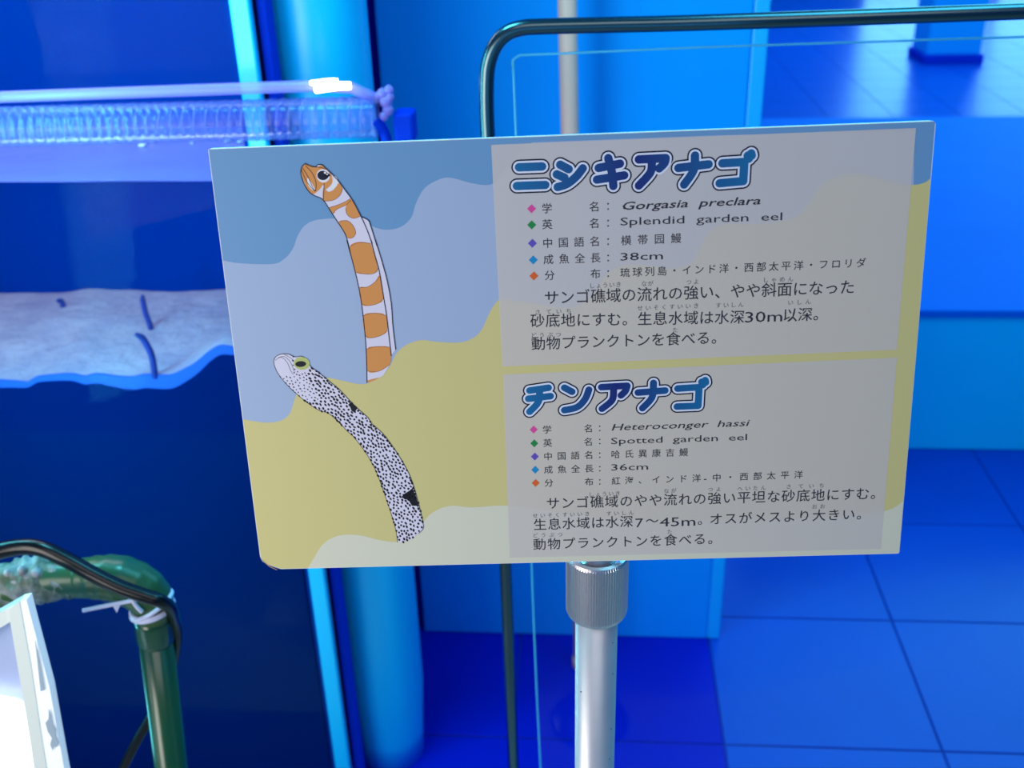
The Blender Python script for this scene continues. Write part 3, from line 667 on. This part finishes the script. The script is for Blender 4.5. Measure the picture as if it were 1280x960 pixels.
# ------------------------------------------------------------------ lower left: green pipe, cable, tie, lamp box
YG = 0.80
M['green'] = mat('green_pipe', (16, 72, 48), 0.22, spec=0.8, rgb2=(30, 72, 34), vscale=18)
M['green_lt'] = mat('olive_pipe', (58, 88, 44), 0.3, rgb2=(26, 85, 66), vscale=25)
M['sealant'] = mat('grey_sealant', (150, 158, 160), 0.55, rgb2=(60, 85, 62), vscale=45, bump=0.6, bscale=90)
M['cable'] = mat('black_cable', (8, 8, 10), 0.25, spec=0.45)
M['tie'] = mat('white_nylon', (205, 208, 235), 0.35)
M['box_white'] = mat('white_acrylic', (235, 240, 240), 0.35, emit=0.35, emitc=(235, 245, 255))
M['box_edge'] = mat('acrylic_cut_edge', (232, 242, 236), 0.2)
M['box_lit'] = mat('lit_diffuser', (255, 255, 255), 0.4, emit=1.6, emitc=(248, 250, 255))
M['box_in'] = mat('lavender_inner_wall', (170, 185, 225), 0.5)
M['peel'] = mat('peeling_film', (165, 185, 200), 0.6)
def gp(x, y, dy=0.0): return ony(x, y, YG + dy)
pa, pb_ = gp(192, 775), gp(214, 960); pdv = (pb_ - pa).normalized(); pfoot = pa + pdv * (pa.z / -pdv.z)
pipe = thing('green_pipe', 'green plastic pipe with an elbow and grey sealant at lower left', 'pipe', tuple(pfoot))
k = abs((gp(195, 800) - EYE).dot(c2w((0, 0, 1)))) / F
G().tube([pfoot, pa + pdv * 0.02], 21.0 * k, 36).make('upright_pipe', M['green'], pipe, True)
so_ = pa - pdv * 0.004
G().tube([so_ + pdv * 0.03, so_ + pdv * 0.027, so_ + pdv * 0.005, so_, so_ - pdv * 0.003], lambda t: (21.8 if t < 0.1 else 23.2 if t < .9 else 20) * k, 36).make('socket', M['green'], pipe, True)
el = spline([so_, gp(190, 752), gp(176, 736), gp(150, 724), gp(122, 722), gp(98, 723)], 8)
G().tube(el, lambda t: (21 + 7 * math.sin(t * math.pi) + 2 * t) * k, 32, ripple=lambda i, kk, p: 0.0004 * math.sin(i * 1.4)).make('elbow', M['green_lt'], pipe, True)
G().tube(spline([gp(128, 724), gp(70, 724), gp(0, 736), gp(-80, 752), gp(-400, 815)], 6), 24 * k, 32).make('side_pipe', M['green_lt'], pipe, True)
def lumps(seed, pts, R, n=3):
    g = G()
    path = spline(pts, 14)
    g.tube(path, lambda t: R * (0.75 + 0.35 * math.sin(min(1, t) * math.pi)), 30, ripple=lambda i, kk, p: R * 0.30 * noise.noise(p * 75 + Vector((kk * .45, i * .22, seed))) )
    return g
lumps(2, [gp(96, 726), gp(60, 724), gp(30, 728), (gp(-10, 738)), gp(-60, 748)], 26.5 * k).make('sealant', M['sealant'], pipe, True)
bl = G()
for px, py, r_ in [(10, 716, 5), (2, 732, 8), (22, 728, 9), (36, 722, 8), (16, 742, 7), (30, 738, 6), (45, 716, 6), (-4, 745, 8), (8, 726, 4), (28, 713, 6)]:
    c = gp(px, py, -0.012); s = r_ * k
    bl.lathe(c - Vector((0, 0, s)), [(s * .35, 0), (s * .85, s * .4), (s, s), (s * .85, s * 1.6), (s * .3, 2 * s)], 12)
M['blob'] = mat('milky_sealant', (175, 180, 190), 0.4, rgb2=(120, 125, 130), vscale=60)
bl.make('sealant_beads', M['blob'], pipe, True)
# black cable
cab_px = [(-420, 800, -.02), (-200, 745, -.02), (-90, 708, -.02), (-60, 700, -.02), (-20, 693, -.02), (20, 684, -.022), (50, 685, -.024), (82, 699, -.026), (115, 717, -.028), (150, 734, -.03), (185, 746, -.03), (200, 751, -.028), (213, 760, -.016), (219, 778, .004), (221, 800, .012), (215, 835, .022), (203, 870, .024), (185, 902, .022), (168, 932, .018), (152, 965, .014), (138, 1000, .01)]
CE = gp(138, 1000, .01)
cpath = spline([gp(x, y, d) for x, y, d in cab_px] + [CE + Vector((-.03, 0, -.15)), Vector((CE.x - .03, CE.y, 0.3)), Vector((CE.x + .01, CE.y, 0.006)), Vector((CE.x + .2, CE.y, 0.006))], 8)
cable = G().tube(cpath, lambda t: (10.5 - 3.6 * min(1, max(0, t * 2.0 - 0.30))) * k, 16).make('black_cable', M['cable'], None, True, base=gp(138, 1000))
tag(cable, 'black cable draped over the green pipe elbow and tied to it', 'cable')
# nylon tie
tie = thing('cable_tie', 'white nylon tie binding the black cable to the green pipe', 'cable tie', tuple(gp(192, 762)))
tt = G(); c0 = gp(191, 757)
for dz, dr, tl_ in ((0, 0, 0.05), (0.0028, 0.0006, 0.32), (-0.0024, 0.0004, 0.12)):
    ring = []
    for i in range(41):
        a = 2 * math.pi * i / 40
        ring.append(c0 + Vector((math.cos(a) * (25 * k + dr), math.sin(a) * (24 * k + dr) - .002, dz + (math.cos(a)) * (25 * k) * tl_ * 1.6)))
    tt.tube(ring, 0.0024, 8, cap=False)
tt.make('loop', M['tie'], tie, True)
G().tube(spline([gp(163, 745, -.02), gp(170, 757, -.024), gp(178, 765, -.024)], 4), 0.0022, 8).make('lock', M['tie'], tie, True)
G().tube(spline([gp(170, 750, -.026), gp(148, 754, -.026), gp(128, 758, -.026), gp(104, 763, -.026)], 4), 0.0022, 8).make('tail', M['tie'], tie, True)
t3 = [gp(140, 756, -.026), gp(152, 752, -.026), gp(146, 766, -.026)]
G().prism(t3, (0, 0.002, 0)).make('nub', M['tie'], tie)
# white lamp box
YB = 0.70
def bp(x, y, dy=0.0): return ony(x, y, YB + dy)
zb0 = 0.0
lb = thing('lamp_box', 'glowing white acrylic box with peeling edge below the green pipe', 'lamp', tuple(bp(0, 1000)))
G().prism([bp(24, 752), bp(33, 750), bp(62, 860), bp(80, 960), bp(95, 1030), bp(70, 1030), bp(53, 930), bp(38, 830)], (0, 0.010, 0)).make('outer_edge', M['box_white'], lb)
G().prism([bp(10, 762, -.001), bp(24, 752, -.001), bp(38, 830, -.001), bp(53, 930, -.001), bp(70, 1030, -.001), bp(52, 1030, -.001), bp(38, 930, -.001), bp(25, 850, -.001)], (0, 0.010, 0)).make('side_wall', M['box_edge'], lb)
G().prism([bp(-60, 800, .001), bp(24, 752, .001), bp(28, 768, .001), bp(-60, 822, .001)], (0, 0.010, 0)).make('top_rail', M['box_edge'], lb)
G().prism([bp(-60, 800, .02), bp(18, 760, .02), bp(40, 900, .02), bp(-60, 900, .02)], (0, 0.004, 0)).make('inner_wall', M['box_in'], lb)
G().prism([bp(-60, 880, .006), bp(-10, 876, .006), bp(14, 880, .006), bp(28, 886, .006), bp(26, 898, .006), bp(-60, 898, .006)], (0, 0.008, 0)).make('inner_lamp', M['box_lit'], lb)
G().prism([bp(-60, 985, 0), bp(0, 930, 0), bp(30, 888, 0), bp(40, 940, 0), bp(54, 1030, 0), bp(-60, 1030, 0)], (0, 0.004, 0)).make('diffuser', M['box_lit'], lb)
G().prism([bp(-60, 895, 0.01), bp(30, 888, 0.01), bp(54, 1030, 0.01), bp(-60, 1030, 0.01)], (0, 0.004, 0)).make('lower_panel', M['box_white'], lb)
px0 = bp(10, 1025, .012); G().bbox(px0.x - .02, px0.x + .02, px0.y, px0.y + .02, 0.0, px0.z + .06, .003).make('support_post', M['box_white'], lb)
G().bbox(px0.x - .08, px0.x + .08, px0.y - .05, px0.y + .08, 0.0, 0.008, .003).make('foot_plate', M['box_white'], lb)
rs = random.Random(5)
def jag(pts, amp=2.0): return [(x + rs.uniform(-amp, amp), y + rs.uniform(-1, 1)) for x, y in pts]
G().prism([bp(x, y, -.0012) for x, y in [(44, 800), (49, 822), (54, 850), (56, 862), (51, 864), (49, 846), (47, 828)]], (0, -0.0006, 0)).make('peeled_film', M['peel'], lb)
G().prism([bp(x, y, -.0012) for x, y in [(61, 886), (64, 893), (66, 905), (70, 912), (70, 920), (74, 929), (71, 934), (68, 932), (66, 938), (63, 930), (65, 922), (60, 914), (57, 903), (61, 898)]], (0, -0.0006, 0)).make('peeled_film', M['peel'], lb)
